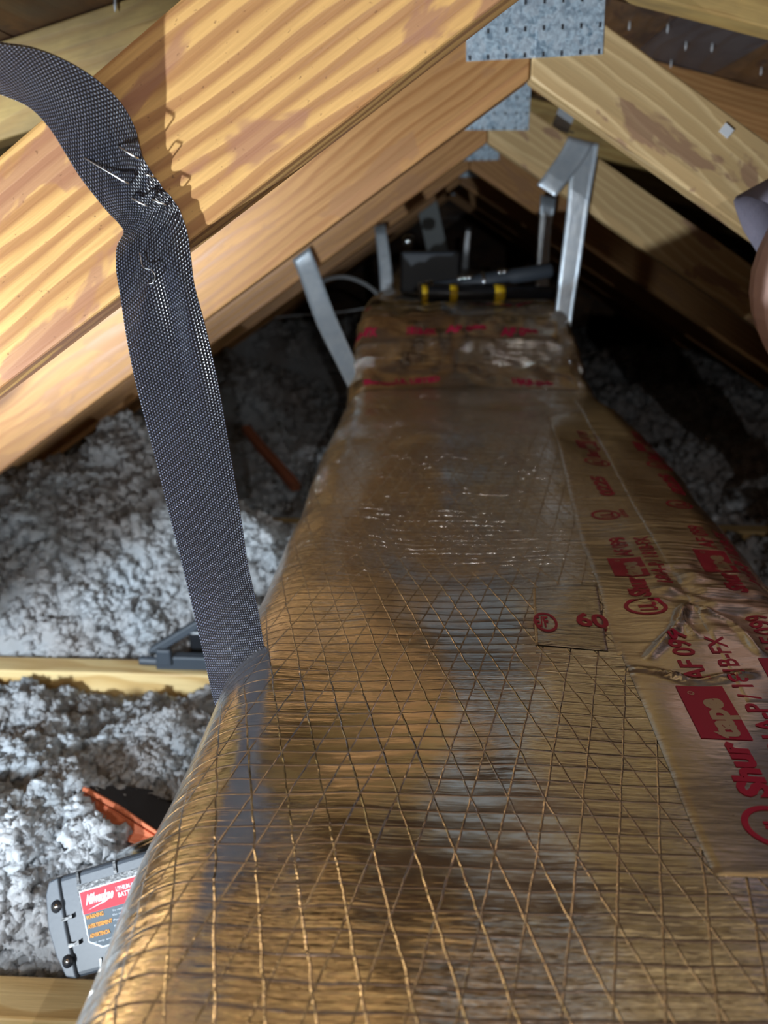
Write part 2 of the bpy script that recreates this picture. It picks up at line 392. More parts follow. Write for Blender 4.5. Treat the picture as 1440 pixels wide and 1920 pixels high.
# ------------------------------------------------------------------ the foil-wrapped duct
def DI(Y, xs, ys): return np.interp(Y, xs, ys)
def XLf(Y): return DI(Y, [0, 1.30, 1.42, 1.55, 3.2], [-.133, -.133, -.128, -.119, -.119])
def XRf(Y): return DI(Y, [0, .4, .58, .73, .99, 1.26, 1.36, 1.46, 1.56, 3.2], [.285, .287, .292, .302, .316, .320, .312, .288, .272, .272])
def ZTf(Y): return -.255 + (.122) * sm((np.asarray(Y) - 1.36) / .21)
CRN = .045; HD = .25
def prof(q, Y):
    """q = metres across the wrap measured from the left end of the flat top; returns x, z, normal"""
    q = np.asarray(q, float); Y = np.asarray(Y, float) + 0 * q
    xl, xr, zt = XLf(Y), XRf(Y), ZTf(Y)
    r = CRN - .02 * sm((Y - 1.3) / .2); fl = (xr - xl) - 2 * r; arc = r * math.pi / 2
    x = xl + r + q; z = zt + 0 * q; nx = 0 * q; nz = 1 + 0 * q
    L = q < 0; th = np.clip(-q / r, 0, math.pi / 2)
    x = np.where(L, xl + r - r * np.sin(th), x); z = np.where(L, zt - r + r * np.cos(th), z); nx = np.where(L, -np.sin(th), nx); nz = np.where(L, np.cos(th), nz)
    ex = np.clip(-q - arc, 0, None); z = z - ex
    Rr = q > fl; th = np.clip((q - fl) / r, 0, math.pi / 2)
    x = np.where(Rr, xr - r + r * np.sin(th), x); z = np.where(Rr, zt - r + r * np.cos(th), z); nx = np.where(Rr, np.sin(th), nx); nz = np.where(Rr, np.cos(th), nz)
    ex = np.clip(q - fl - arc, 0, None); z = z - ex
    return x, z, nx, nz
def _Q(px, py): p = atZ(px, py, -.254); return (p[0] - float(XLf(p[1])) - CRN, p[1])
RIDGES = [(_Q(1165, 1262), _Q(1230, 1270), .0022, .0024), (_Q(1230, 1270), _Q(1300, 1288), .003, .0024), (_Q(1300, 1288), _Q(1410, 1276), .0025, .0022),
          (_Q(1215, 1242), _Q(1262, 1195), .0026, .0024), (_Q(1262, 1195), _Q(1285, 1150), .003, .0028), (_Q(1270, 1170), _Q(1302, 1205), .0018, .002),
          (_Q(1180, 1140), _Q(1250, 1142), .0016, .002), (_Q(1290, 1150), _Q(1370, 1180), .0024, .003), (_Q(1370, 1180), _Q(1425, 1240), .002, .003)]
def surf(q, Y, off=0.):
    q = np.asarray(q, float); Y = np.asarray(Y, float) + 0 * q
    x, z, nx, nz = prof(q, Y)
    d = .0035 * fbm(q * 9, Y * 5, 0, 11, 3)
    wm = sm((Y - .42) / .25)
    d = d + .0095 * np.sin(2 * math.pi * (Y - .84) / .60) * sm((Y - .45) / .25) * (1 - sm((Y - 1.15) / .2)) * sm(q / .09) * sm((.31 - q) / .07)
    d = d + wm * (.0011 * noise(q * 7, Y * 62, 0, 5) + .0006 * noise(q * 13, Y * 120, 0, 6)) * (.5 + .5 * noise(q * 5, Y * 5, 0, 9))
    d = d + .0022 * noise(q * 22, Y * 14, 0, 21) * sm(1 - np.abs(q + .02) / .07)          # rumpled left corner
    rz = sm((Y - 1.33) / .1); d = d + rz * (.006 * noise(q * 16, Y * 30, 0, 31) + .0035 * noise(q * 40, Y * 60, 0, 32))
    up = sm((Y - .46) / .04) * (1 - sm((Y - .58) / .06)) * sm((q - .24) / .05)             # crumpled tape overlap
    d = d + up * (.0045 * np.abs(noise(q * 30, Y * 38, 0, 41)) + .0015 * noise(q * 70, Y * 80, 0, 42))
    for (a, b, h, w) in RIDGES:
        a = np.array(a); b = np.array(b); L2 = ((b - a) ** 2).sum()
        tt = np.clip(((q - a[0]) * (b[0] - a[0]) + (Y - a[1]) * (b[1] - a[1])) / L2, 0, 1)
        dd = np.hypot(q - a[0] - tt * (b[0] - a[0]), Y - a[1] - tt * (b[1] - a[1]))
        d = d + h * np.exp(-(dd / w) ** 2) * (.6 + .8 * np.sin(math.pi * tt)) * (1 + .4 * noise(q * 120, Y * 120, 0, 77))
    d = d + .004 * (1 - (np.clip(q - .16, -.2, .2) / .2) ** 2) + off
    sl = np.gradient(ZTf(np.linspace(0, 3, 3001)), .001); s = np.interp(Y, np.linspace(0, 3, 3001), sl)
    nY = -s * np.clip(nz, 0, 1); nn = np.sqrt(nx ** 2 + nz ** 2 + nY ** 2)
    return np.stack([x + d * nx / nn, Y + d * nY / nn, z + d * nz / nn], -1)
def grid_faces(nr, nc): 
    i = np.arange(nr - 1)[:, None] * nc + np.arange(nc - 1)[None, :]
    return np.stack([i, i + 1, i + nc + 1, i + nc], -1).reshape(-1, 4)
ys = np.concatenate([np.arange(-1.0, .14, .02), np.arange(.14, 1.0, .0028), np.arange(1.0, 1.7, .004), np.arange(1.7, 3.61, .03)])
qs = np.concatenate([np.arange(-.28, -.08, .02), np.arange(-.08, .41, .0034), np.arange(.41, .60, .02)])
duct = thing('foil_wrapped_duct', (.09, 0, -.52), 'long air duct wrapped in crinkled reflective foil with red-printed tape, running to the back', 'duct')
YY, QQ = np.meshgrid(ys, qs, indexing='ij')
V = surf(QQ.ravel(), YY.ravel()); nr, nc = YY.shape
F = grid_faces(nr, nc).tolist()
# underside and ends
for i in range(nr - 1): F.append((i * nc, (i + 1) * nc, (i + 1) * nc + nc - 1, i * nc + nc - 1))
F.append(tuple(range(nc))); F.append(tuple((nr - 1) * nc + k for k in range(nc))[::-1])
body = mesh_np('foil_wrap', V, F, M_foil, duct, uv=np.stack([QQ.ravel(), YY.ravel()], -1))

def q_of(x, Y): return x - float(XLf(Y)) - CRN
def patch(name, corners, mat, off=.0012, n=(40, 60), parent=duct, uvo=(0, 0), jag=0.):
    """corners: four (q,Y) points  a(near-left) b(near-right) c(far-right) d(far-left)"""
    a, b, c, d = [np.array(k, float) for k in corners]
    U, Wt = np.meshgrid(np.linspace(0, 1, n[0]), np.linspace(0, 1, n[1]))
    U = U.ravel()[:, None]; Wt = Wt.ravel()[:, None]
    P2 = (1 - Wt) * ((1 - U) * a + U * b) + Wt * ((1 - U) * d + U * c)
    if jag: P2 = P2 + jag * np.stack([noise(P2[:, 1] * 90, 0 * P2[:, 1], 0, 51), noise(P2[:, 0] * 90, 0 * P2[:, 0], 0, 52)], -1)
    edge = np.minimum(np.minimum(U, 1 - U) * n[0], np.minimum(Wt, 1 - Wt) * n[1])[:, 0]
    V = surf(P2[:, 0], P2[:, 1], off * np.clip(edge * .8 + .25, 0, 1)); return mesh_np(name, V, grid_faces(n[1], n[0]), mat, parent, uv=P2 + np.array(uvo))
# tapes (q measured from the flat-top start; x = q + XL + corner)
def Q(px, py, z=-.254): p = atZ(px, py, z); return (q_of(p[0], p[1]), p[1])
t1 = patch('foil_tape', [Q(1337, 1652), (Q(1337, 1652)[0] + .074, .272), (.292, .475), (.2165, .475)], M_tape, .0009, (30, 80))
t1b = patch('foil_tape', [(.2135, .455), (.283, .47), (.342, 1.20), (.272, 1.19)], M_tape, .0006, (30, 260))
t2 = patch('foil_tape', [(.272, .40), (.345, .40), (.41, 1.30), (.335, 1.32)], M_tape, .0012, (34, 300))
pt = patch('tape_patch', [Q(1003, 1222), Q(1140, 1228), Q(1118, 1108), Q(998, 1112)], M_patch, .0018, (40, 34), uvo=(.7, .3))

def text_vf(s, bold=.0):
    cu = bpy.data.curves.new('t', 'FONT'); cu.body = s; cu.size = 1.; cu.offset = bold; cu.resolution_u = 3
    ob = bpy.data.objects.new('t', cu); COL.objects.link(ob); dg = bpy.context.evaluated_depsgraph_get()
    me = bpy.data.meshes.new_from_object(ob.evaluated_get(dg)); bpy.data.objects.remove(ob)
    return me
def drape(name, s, q0, Ya, length, height, mat, parent, bold=.03, off=.0022, rot=0, slant=0., cell=.004):
    """text from (q0,Ya): reads along +Y with letter tops towards -q (rot=0) or along +q (rot=1)"""
    me = text_vf(s, bold) if isinstance(s, str) else s
    bm = bmesh.new(); bm.from_mesh(me); bpy.data.meshes.remove(me)
    xs = [v.co.x for v in bm.verts]; yv = [v.co.y for v in bm.verts]
    x0, x1, y0, y1 = min(xs), max(xs), min(yv), max(yv)
    for v in bm.verts: v.co = ((v.co.x - x0) / (x1 - x0) * length, (v.co.y - y0) / (y1 - y0) * height, 0)
    for ax, ln in ((0, length), (1, height)):
        for k in range(1, int(ln / cell) + 1):
            co = [0, 0, 0]; no = [0, 0, 0]; co[ax] = k * cell; no[ax] = 1
            bmesh.ops.bisect_plane(bm, geom=bm.verts[:] + bm.edges[:] + bm.faces[:], plane_co=co, plane_no=no)
    bmesh.ops.triangulate(bm, faces=bm.faces[:])
    P = np.array([v.co for v in bm.verts]); F = [[v.index for v in f.verts] for f in bm.faces]; bm.free()
    if rot == 0: q = q0 - P[:, 1] + slant * P[:, 0]; y = Ya + P[:, 0]
    else: q = q0 + P[:, 0]; y = Ya + P[:, 1] + slant * P[:, 0]
    Vv = surf(q, y, off); return mesh_np(name, Vv, F, mat, parent, smooth=False)
def ring_me(r0=.8, n=40, inner=True):
    bm = bmesh.new(); a = [bm.verts.new((math.cos(2 * math.pi * k / n), math.sin(2 * math.pi * k / n), 0)) for k in range(n)]
    b = [bm.verts.new((r0 * math.cos(2 * math.pi * k / n), r0 * math.sin(2 * math.pi * k / n), 0)) for k in range(n)]
    for k in range(n): bm.faces.new((a[k], a[(k + 1) % n], b[(k + 1) % n], b[k]))
    me = bpy.data.meshes.new('r'); bm.to_mesh(me); bm.free(); return me
def rect_me():
    bm = bmesh.new(); bm.faces.new([bm.verts.new(c) for c in ((0, 0, 0), (1, 0, 0), (1, 1, 0), (0, 1, 0))]); me = bpy.data.meshes.new('b'); bm.to_mesh(me); bm.free(); return me
def print_block(q, Ya, tape, sc=1., o=.00125, second=True, ul=True, slant=0., line2q=.0225):
    """UL ring, brand lettering with its red box, grade code, approval mark and code along the tape"""
    if ul:
        drape('print_ring', ring_me(), q + .008 + slant * -.03, Ya - .034 * sc, .028 * sc, .030, M_red, tape, off=o)
        drape('print_letters', 'UL', q + .001 + slant * -.03, Ya - .027 * sc, .014 * sc, .013, M_red, tape, off=o)
    drape('print_letters', 'Shur', q, Ya, .043 * sc, .0165, M_red, tape, bold=.05, off=o, slant=slant)
    drape('print_box', rect_me(), q + .0050 + slant * .045, Ya + .045 * sc, .052 * sc, .0270, M_red, tape, off=o, slant=slant)
    drape('print_letters', 'tape', q + .0045 + slant * .047, Ya + .0455 * sc, .039 * sc, .0185, M_gold, tape, bold=.05, off=o + .0003, slant=slant)
    drape('print_letters', '®', q - .013 + slant * .088, Ya + .0875 * sc, .004 * sc, .004, M_gold, tape, off=o + .0003)
    drape('print_letters', 'AF 099', q + .0008 + slant * .1, Ya + .103 * sc, .058 * sc, .0145, M_red, tape, bold=.02, off=o, slant=slant)
    if second: drape('print_letters', '181A-P / 181B-FX', q + line2q, Ya + .03 * sc, .125 * sc, .0125, M_red, tape, bold=.02, off=o, slant=slant)
qt = .245
print_block(q_of(.170, .35), .322, t1, 1.0, line2q=.024, slant=.03)
qb = q_of(.169, .6)
print_block(qb, .538, t1b, .86, .00095, slant=.08)
drape('print_ring', ring_me(), qb + .023, .725, .026, .028, M_red, t1b, off=.00095)
drape('print_letters', 'UL', qb + .017, .731, .013, .013, M_red, t1b, off=.00095)
drape('print_letters', 'LISTED', qb + .0285, .728, .024, .0045, M_red, t1b, off=.00095, bold=.03)
drape('print_letters', '0225', qb + .031, .79, .065, .016, M_red, t1b, off=.00095, bold=.05)
print_block(qb + .043, .925, t1b, .9, .00095, slant=.06)
q2 = Q(1335, 1055)[0] + .0045 - .008
print_block(q2 + .008, .55, t2, .95, .00155, ul=False, slant=.09)
drape('print_ring', ring_me(), q2 + .035, .757, .026, .026, M_red, t2, off=.00155)
drape('print_letters', 'UL', q2 + .029, .763, .013, .012, M_red, t2, off=.00155)
drape('print_letters', '0225', q2 + .044, .81, .065, .016, M_red, t2, off=.00155, bold=.05)
print_block(q2 + .050, .93, t2, .95, .00155, ul=True, slant=.07)
print_block(Q(1425, 1215)[0] + .002, .358, t2, .95, .00155, ul=False, second=False, slant=.09)
# the cross patch: cut-off mark and a 6
a6 = Q(1083, 1188); drape('print_letters', '60', a6[0], a6[1], .022, .0195, M_red, pt, bold=.03, off=.0022, rot=1)
am = Q(1003, 1195); drape('print_ring', ring_me(.78), am[0], am[1] - .004, .016, .028, M_red, pt, off=.0022, rot=1)
drape('print_letters', 'E/F', am[0] + .001, am[1] + .003, .009, .015, M_red, pt, off=.0022, rot=1)
# tape bands around the rise
for (yy, q0, q1, w) in ((1.37, -.09, .36, .055), (1.47, -.09, .34, .05), (1.58, -.10, .34, .06)):
    tp = patch('foil_tape', [(q0, yy), (q1, yy + .01), (q1, yy + w + .01), (q0, yy + w)], M_tape, .0018, (150, 16), uvo=(0, yy))
    rnd = random.Random(int(yy * 100))
    for k in range(4):
        drape('print_letters', rnd.choice(['Shurtape', 'AF 099', '181B-FX', 'UL LISTED']), rnd.uniform(-.07, .26), yy + rnd.uniform(.008, .02), rnd.uniform(.05, .08), .014, M_red, tp, bold=.06, off=.0022, rot=1)

# ------------------------------------------------------------------ ribbons: webbing strap and steel straps
def ribbon(name, left, right, mat, thick=.0014, parent=None, nseg=10, nacross=24, shape=None, tile=None):
    L = catmull(left, nseg); R = catmull(right, nseg); n = len(L)
    C = (L + R) / 2; ln = np.concatenate([[0], np.cumsum(np.linalg.norm(np.diff(C, axis=0), axis=1))])
    V = []; uv = []
    for side in (0, 1):
        for i in range(n):
            t = (C[min(i + 1, n - 1)] - C[max(i - 1, 0)]); a = R[i] - L[i]; w = np.linalg.norm(a); nn = np.cross(a / w, t / np.linalg.norm(t)); nn /= np.linalg.norm(nn) + 1e-9
            if nn[1] > 0: nn = -nn
            for k in range(nacross):
                s = k / (nacross - 1); p = L[i] + a * s
                off = shape(i / (n - 1), s) if shape else 0
                V.append(p + nn * (off + (thick / 2 if side == 0 else -thick / 2))); uv.append(((s - .5) * (tile or w), ln[i]))
    F = []; m = n * nacross
    for i in range(n - 1):
        for k in range(nacross - 1):
            a = i * nacross + k; F.append((a, a + 1, a + nacross + 1, a + nacross)); F.append((m + a, m + a + nacross, m + a + nacross + 1, m + a + 1))
        for k in (0, nacross - 1):
            a = i * nacross + k; F.append((a, a + nacross, m + a + nacross, m + a))
    for i in (0, n - 1):
        for k in range(nacross - 1): a = i * nacross + k; F.append((a, m + a, m + a + 1, a + 1))
    return mesh_np(name, np.array(V), F, mat, parent, uv=np.array(uv))
# stations: left px, right px, Y
ST = [((-70, 150), (-60, 62), .414, .385), ((0, 175), (0, 80), .418, .394), ((55, 200), (62, 90), .422, .402), ((92, 238), (124, 114), .425, .411), ((120, 282), (182, 150), .428, .419), ((148, 328), (226, 192), .431, .426),
      ((180, 370), (253, 240), .433, .430), ((203, 398), (268, 295), .434, .433), ((222, 418), (300, 345), .434, .4355), ((232, 436), (332, 385), .434, .436), ((220, 462), (350, 432), .433, .435), ((219, 500), (357, 480), .433, .434), ((223, 545), (364, 528), .434, .435),
      ((235, 620), (383, 600), .438, .438), ((260, 735), (407, 712), .445, .445), ((289, 850), (428, 825), .452, .452), ((319, 970), (448, 945), .457, .457), ((347, 1080), (465, 1060), .461, .461), ((378, 1210), (483, 1140), .464, .464), ((400, 1310), (500, 1240), .468, .468), ((425, 1400), (520, 1340), .470, .470)]
Ls = [atY(*a, y) for a, b, y, y2 in ST]; Rs = [atY(*b, y2) for a, b, y, y2 in ST]
# continue under the duct
Ls += [np.array([-.152, .47, -.50])]; Rs += [np.array([-.148, .51, -.50])]
def shp(t, s):
    f = math.exp(-((t - .60) / .10) ** 2)
    v = f * (-.0022 * math.exp(-((s - .62) / .09) ** 2) + .002 * math.exp(-((s - .85) / .10) ** 2) + .0015 * math.sin(s * 9 + t * 40))
    v += .002 * math.sin(s * math.pi) + .0012 * math.exp(-((t - .40) / .05) ** 2) * math.sin(t * 210 + s * 7) * s
    return v
strap = ribbon('webbing_strap', Ls, Rs, M_web, .0013, nseg=14, nacross=40, shape=shp, tile=.040)
tag(strap, 'black woven webbing strap stapled to the nearest truss web and hanging beside the duct', 'strap')
origin_to(strap, atY(300, 340, .434))

def staple_wire(name, pts, Y, r, label, cat, group, mat=M_chrome):
    P = [atY(px, py, Y) for px, py in pts]; d = np.array([0, .006, 0])
    V, F = tube_vf([P[0] + d, P[0]] + [P[0] * (1 - t) + P[-1] * t + np.array([0, -.0006, 0]) for t in (.1, .5, .9)] + [P[-1], P[-1] + d], r, 8)
    o = mesh_np(name, V, F, mat); origin_to(o, P[0]); return tag(o, label, cat, group)
G = 'staples holding the black strap'
staple_wire('staple', [(153, 292), (240, 344)], .4285, .00042, 'longest shiny staple, slanting across the left half of the black strap', 'staple', G)
staple_wire('staple', [(222, 274), (256, 296)], .4275, .00050, 'highest staple on the black strap, near its right edge', 'staple', G)
staple_wire('staple', [(246, 371), (276, 387)], .4305, .00045, 'lower staple in the middle of the black strap', 'staple', G)
staple_wire('staple', [(284, 373), (309, 384)], .4315, .00045, 'lower staple at the right edge of the black strap', 'staple', G)
staple_wire('staple', [(271, 326), (284, 331)], .4300, .00040, 'short staple by the torn hole at the strap edge', 'staple', G)
P = catmull([atY(262, 474, 0.4300), atY(268, 500, 0.4290), atY(283, 506, 0.4280), atY(291, 518, 0.4280), atY(286, 530, 0.4290), atY(279, 532, 0.4300)], 6)
V, F = tube_vf(P, .0003, 6); tag(mesh_np('loose_thread', V, F, M_chrome), 'pale curled loose thread on the black strap below the staples', 'thread')
rr = random.Random(3)
for k in range(16):   # frayed fibres at the torn edge belong to the strap
    a = atY(rr.uniform(250, 330), rr.uniform(290, 400), .4295); b = a + np.array([rr.uniform(-.003, .006), -.002, rr.uniform(-.004, .004)])
    V, F = tube_vf([a, (a + b) / 2 + np.array([0, -.001, .001]), b], .00022, 5); mesh_np('frayed_fiber', V, F, M_web, strap)

def steel(name, st, label, group=None, th=.0009):
    o = ribbon(name, [atY(*a, y) for a, b, y in st], [atY(*b, y) for a, b, y in st], M_steel, th, nseg=4, nacross=6)
    origin_to(o, atY(*st[0][0], st[0][2])); return tag(o, label, 'metal strap', group) if label else o
GS = 'steel hanger straps holding the duct'
steel('hanger_strap', [((548, 487), (580, 463), 1.545), ((562, 520), (594, 498), 1.54), ((595, 610), (628, 590), 1.51), ((640, 700), (667, 680), 1.45), ((662, 755), (685, 740), 1.40), ((668, 830), (695, 830), 1.40)],
      'bright galvanized hanger strap slanting down to the left edge of the foil duct', GS)
rs = steel('hanger_strap', [((1068, 256), (1122, 270), 1.552), ((1070, 300), (1118, 300), 1.551), ((1066, 345), (1109, 350), 1.55), ((1062, 400), (1100, 410), 1.55), ((1050, 500), (1086, 510), 1.55), ((1040, 590), (1072, 600), 1.55), ((1030, 680), (1062, 690), 1.55)],
           'forked steel hanger strap folded over the third truss, right of the flashlights', GS)
lp = steel('folded_end', [((1066, 256), (1112, 268), 1.5475), ((1048, 290), (1086, 312), 1.546), ((1012, 340), (1046, 363), 1.540), ((1007, 346), (1042, 369), 1.543)], None)
del_keys = [k for k in lp.keys()]; lp.parent = rs; bpy.context.view_layer.update(); lp.matrix_parent_inverse = rs.matrix_world.inverted()
for k in ('label', 'category', 'group'):
    if k in lp: del lp[k]
V, F = box_vf(atY(1058, 222, 1.60), (.016, .0006, .021), [[.94, 0, -.34], [0, 1, 0], [.34, 0, .94]]); V, F = join((V, F), box_vf(atY(1061, 243, 1.595), (.015, .006, .0006), [[.94, 0, -.34], [0, 1, 0], [.34, 0, .94]]))
tag(mesh_np('strap_tab', V, F, M_steel, smooth=False), 'small square steel strap tab showing above the forked strap', 'metal strap')
steel('hanger_strap', [((702, 425), (722, 420), 2.14), ((710, 500), (734, 498), 2.12), ((714, 580), (740, 580), 2.1), ((716, 640), (742, 640), 2.1)], 'dim blue-gray hanger strap behind the left end of the tools', GS)
steel('hanger_strap', [((1014, 365), (1042, 372), 2.14), ((1008, 450), (1032, 455), 2.14), ((1004, 540), (1030, 545), 2.14), ((1000, 600), (1028, 600), 2.14)], 'dark hanger strap hanging in the gloom behind the forked strap', GS)
steel('hanger_strap', [((874, 425), (884, 425), 3.36), ((868, 470), (880, 470), 3.36), ((864, 520), (878, 520), 3.34)], 'thin far hanger strap barely visible in the dark over the tools', GS)

# ------------------------------------------------------------------ tools lying on the raised duct
def lathe(p0, p1, prof_, n=20):
    p0, p1 = np.array(p0), np.array(p1); pts = [p0 + (p1 - p0) * t for t, r in prof_]
    V, F = [], []; t0 = (p1 - p0) / np.linalg.norm(p1 - p0); a = np.cross(t0, [0, 0, 1.]); a /= np.linalg.norm(a); b = np.cross(t0, a)
    for (t, r), p in zip(prof_, pts):
        for k in range(n): th = 2 * math.pi * k / n; V.append(p + r * (math.cos(th) * a + math.sin(th) * b))
    for i in range(len(pts) - 1):
        for k in range(n): F.append((i * n + k, i * n + (k + 1) % n, (i + 1) * n + (k + 1) % n, (i + 1) * n + k))
    F.append(tuple(range(n))[::-1]); F.append(tuple((len(pts) - 1) * n + k for k in range(n))); return V, F
YT = 1.66
a, b = atY(786, 546, YT + .012), atY(1036, 506, YT + .035)
fl = thing('flashlight', (a + b) / 2, 'dark metal flashlight with bright knurled rings, lying on top of the yellow-banded one', 'flashlight')
V, F = lathe(a, b, [(.02, .015), (.08, .0165), (.10, .0165), (.42, .0140), (.45, .0155), (.62, .0155), (.66, .0130), (.70, .0150), (.98, .0150), (1, .012)]); mesh_np('barrel', V, F, M_darkgray, fl)
for t0, t1_, r in ((0, .02, .0165), (.05, .075, .0178), (.085, .105, .0178), (.47, .49, .0165)):
    V, F = lathe(a + (b - a) * t0, a + (b - a) * t1_, [(0, r), (1, r)]); mesh_np('ring', V, F, M_chrome, fl)
for t in (.30, .34, .375, .60, .635):
    c = a + (b - a) * t + np.array([0, -.012, .012]); V, F = lathe(c, c + np.array([0, -.004, .004]), [(0, .006), (.7, .006), (1, .004)], 10); mesh_np('glint_blob', V, F, M_chrome, fl)  # chrome blobs standing in for white reflections on the barrel
a, b = atY(788, 572, YT - .012), atY(1040, 553, YT + .01); a[2] = max(a[2], -.110); b[2] = max(b[2], -.110)
fb = thing('yellow_banded_flashlight', (a + b) / 2, 'black flashlight with yellow bands resting on the raised end of the duct', 'flashlight')
V, F = lathe(a, b, [(0, .012), (.02, .0150), (.30, .0150), (.58, .0155), (.62, .013), (.98, .013), (1, .010)]); mesh_np('barrel', V, F, M_black, fb)
for t0, t1_ in ((.01, .05), (.215, .27), (.545, .62)):
    V, F = lathe(a + (b - a) * t0, a + (b - a) * t1_, [(0, .0168), (1, .0168)]); mesh_np('band', V, F, M_yellow, fb)
c = atY(806, 519, 1.95) + np.array([0, 0, .012]); V, F = box_vf(c, (.068, .06, .045)); bx = bevel(mesh_np('tool_case', V, F, M_darkgray, smooth=False), .006)
origin_to(bx, c); tag(bx, 'dark hard tool case standing behind the flashlights on the duct', 'case')
V, F = box_vf(c + np.array([0, -.061, .030]), (.066, .002, .004)); rim = mesh_np('metal_rim', V, F, M_chrome, bx, smooth=False); bevel(rim, .001)
c = np.array([atY(766, 452, 2.6)[0], 2.6, -.0]); c2 = atY(766, 452, 2.6)
V, F = lathe(c2 + np.array([-.018, 0, 0]), c2 + np.array([.018, 0, 0]), [(0, .012), (.3, .018), (.7, .018), (1, .012)]); 
q_ = mesh_np('glint_cap', V, F, M_chrome); V, F = tube_vf([c2 + np.array([0, .02, -.01]), np.array([c2[0], 2.62, -.13])], .010, 10); mesh_np('stem', V, F, M_darkgray, q_)  # cap and stem made up to give a bright far glint
origin_to(q_, c2); tag(q_, 'small bright metal cap made up for a glint in the dark behind the tool case', 'cap')
V, F = box_vf(atY(810, 425, 2.9), (.035, .02, .10), [[.97, 0, .25], [0, 1, 0], [-.25, 0, .97]]); o = mesh_np('gray_panel', V, F, plain('dull_gray', (.25, .27, .27), .7), smooth=False); bevel(o, .004)
tag(o, 'pale gray sheet-metal panel upright in the dark beyond the tool case', 'panel')

# ------------------------------------------------------------------ cables and debris
def cable(name, pts, r, mat, label, cat='cable'):
    V, F = tube_vf(catmull(pts, 8), r, 10); return tag(mesh_np(name, V, F, mat), label, cat)
cable('cable', [atY(-60, 870, 1.64), atY(20, 889, 1.62), atY(80, 903, 1.60), atY(150, 922, 1.57), atY(210, 940, 1.53)], .004, M_white, 'white cable leaving the insulation under the truss webs at the left')
cable('cable', [atY(560, 560, 2.9), atY(600, 530, 2.75), atY(640, 519, 2.6), atY(680, 530, 2.5), atY(712, 556, 2.4), atY(722, 590, 2.35)], .006, M_white, 'gray cable arching down behind the bright hanger strap')
cable('wire', [atY(500, 598, 2.9), atY(548, 592, 2.9), atY(640, 585, 2.9), atY(700, 575, 2.95)], .003, M_white, 'thin wire strung level in the dark behind the bright hanger strap', 'wire')
def stick(name, p, q, w, h, mat, label, cat):
    p, q = np.array(p), np.array(q); L = np.linalg.norm(q - p); x = Vector((q - p) / L); y = x.cross(Vector((0, 0, 1))).normalized(); z = x.cross(y)
    V = []; F = []; n = 8
    for i in range(n + 1):
        for sy, sz in ((-1, -1), (1, -1), (1, 1), (-1, 1)):
            j = 1 + .12 * noise(i * .7, sy * 2., sz * 3., 61); V.append((L * i / n, sy * w * j, sz * h * j))
    for i in range(n):
        for k in range(4): F.append((i * 4 + k, i * 4 + (k + 1) % 4, i * 4 + 4 + (k + 1) % 4, i * 4 + 4 + k))
    F += [(3, 2, 1, 0), tuple(n * 4 + k for k in range(4))]
    me = bpy.data.meshes.new(name); me.from_pydata(V, [], [[int(a) for a in f] for f in F]); me.materials.append(mat)
    o = bpy.data.objects.new(name, me); COL.objects.link(o)
    o.matrix_world = Matrix.Translation((p[0], p[1], p[2] + CZ)) @ Matrix(((x[0], y[0], z[0], 0), (x[1], y[1], z[1], 0), (x[2], y[2], z[2], 0), (0, 0, 0, 1)))
    bevel(o, .002); return tag(o, label, cat)
stick('wood_stick', atY(460, 803, 1.98), atY(556, 915, 1.74), .011, .009, M_stick, 'reddish-brown stick leaning in the insulation between strap and duct', 'stick')
stick('wood_block', atY(400, 900, 2.12), atY(520, 768, 2.35), .05, .014, M_darkwood, 'dark board end lying behind the reddish stick', 'board')
stick('wood_block', atY(-60, 1030, 1.22), atY(62, 1024, 1.24), .028, .018, M_oldwood, 'olive-brown scrap of wood half buried in insulation at the left edge', 'wood scrap')
stick('metal_sliver', atY(160, 1088, 1.16), atY(203, 1026, 1.22), .0035, .008, M_black, 'black sliver poking out of the white insulation at left', 'sliver')

# black clamp on the second bottom chord
cl = thing('hand_clamp', atY(330, 1245, .97), 'black plastic hand clamp lying on the second bottom chord beside the strap', 'clamp')
V, F = join(tube_vf([atY(262, 1238, .965), atY(300, 1240, .965)], .007, 8), box_vf(atY(355, 1240, .965), (.045, .008, .010)))
bevel(mesh_np('lower_jaw', V, F, M_darkgray, cl, smooth=False), .002)
p, q = atY(283, 1222, 1.0), atY(420, 1140, 1.02); ax = (q - p) / np.linalg.norm(q - p); V, F = box_vf((p + q) / 2, (np.linalg.norm(q - p) / 2, .008, .006), [ax, [0, 1, 0], np.cross(ax, [0, 1, 0])])
bevel(mesh_np('upper_jaw', V, F, M_darkgray, cl, smooth=False), .002)
V, F = box_vf(atY(395, 1205, 1.01), (.030, .006, .020)); bevel(mesh_np('grip', V, F, M_black, cl, smooth=False), .004)
V, F = box_vf(atY(308, 1232, .955), (.010, .004, .012)); bevel(mesh_np('latch', V, F, M_darkgray, cl, smooth=False), .002)

# ------------------------------------------------------------------ orange and black pouch
pou = thing('leather_pouch', atY(220, 1520, .62), 'orange leather pouch with a black felt top, half sunk in the insulation', 'pouch')
def slab(name, pxs, off, mat, par, th, nsub=3):
    P = [atY(x, y, Y) for x, y, Y in pxs]; n = len(P); nn = np.cross(P[1] - P[0], P[-1] - P[0]); nn /= np.linalg.norm(nn)
    if nn[2] < 0: nn = -nn
    V = [p + nn * off for p in P] + [p + nn * (off - th) for p in P]
    F = [tuple(range(n)), tuple(range(2 * n - 1, n - 1, -1))] + [(k, n + k, n + (k + 1) % n, (k + 1) % n) for k in range(n)]
    o = mesh_np(name, V, F, mat, par, smooth=False); bevel(o, .0015); return o
slab('felt_top', [(150, 1467, .64), (210, 1472, .66), (345, 1490, .68), (340, 1600, .58), (296, 1556, .58), (220, 1508, .61)], .001, M_felt, pou, .003)
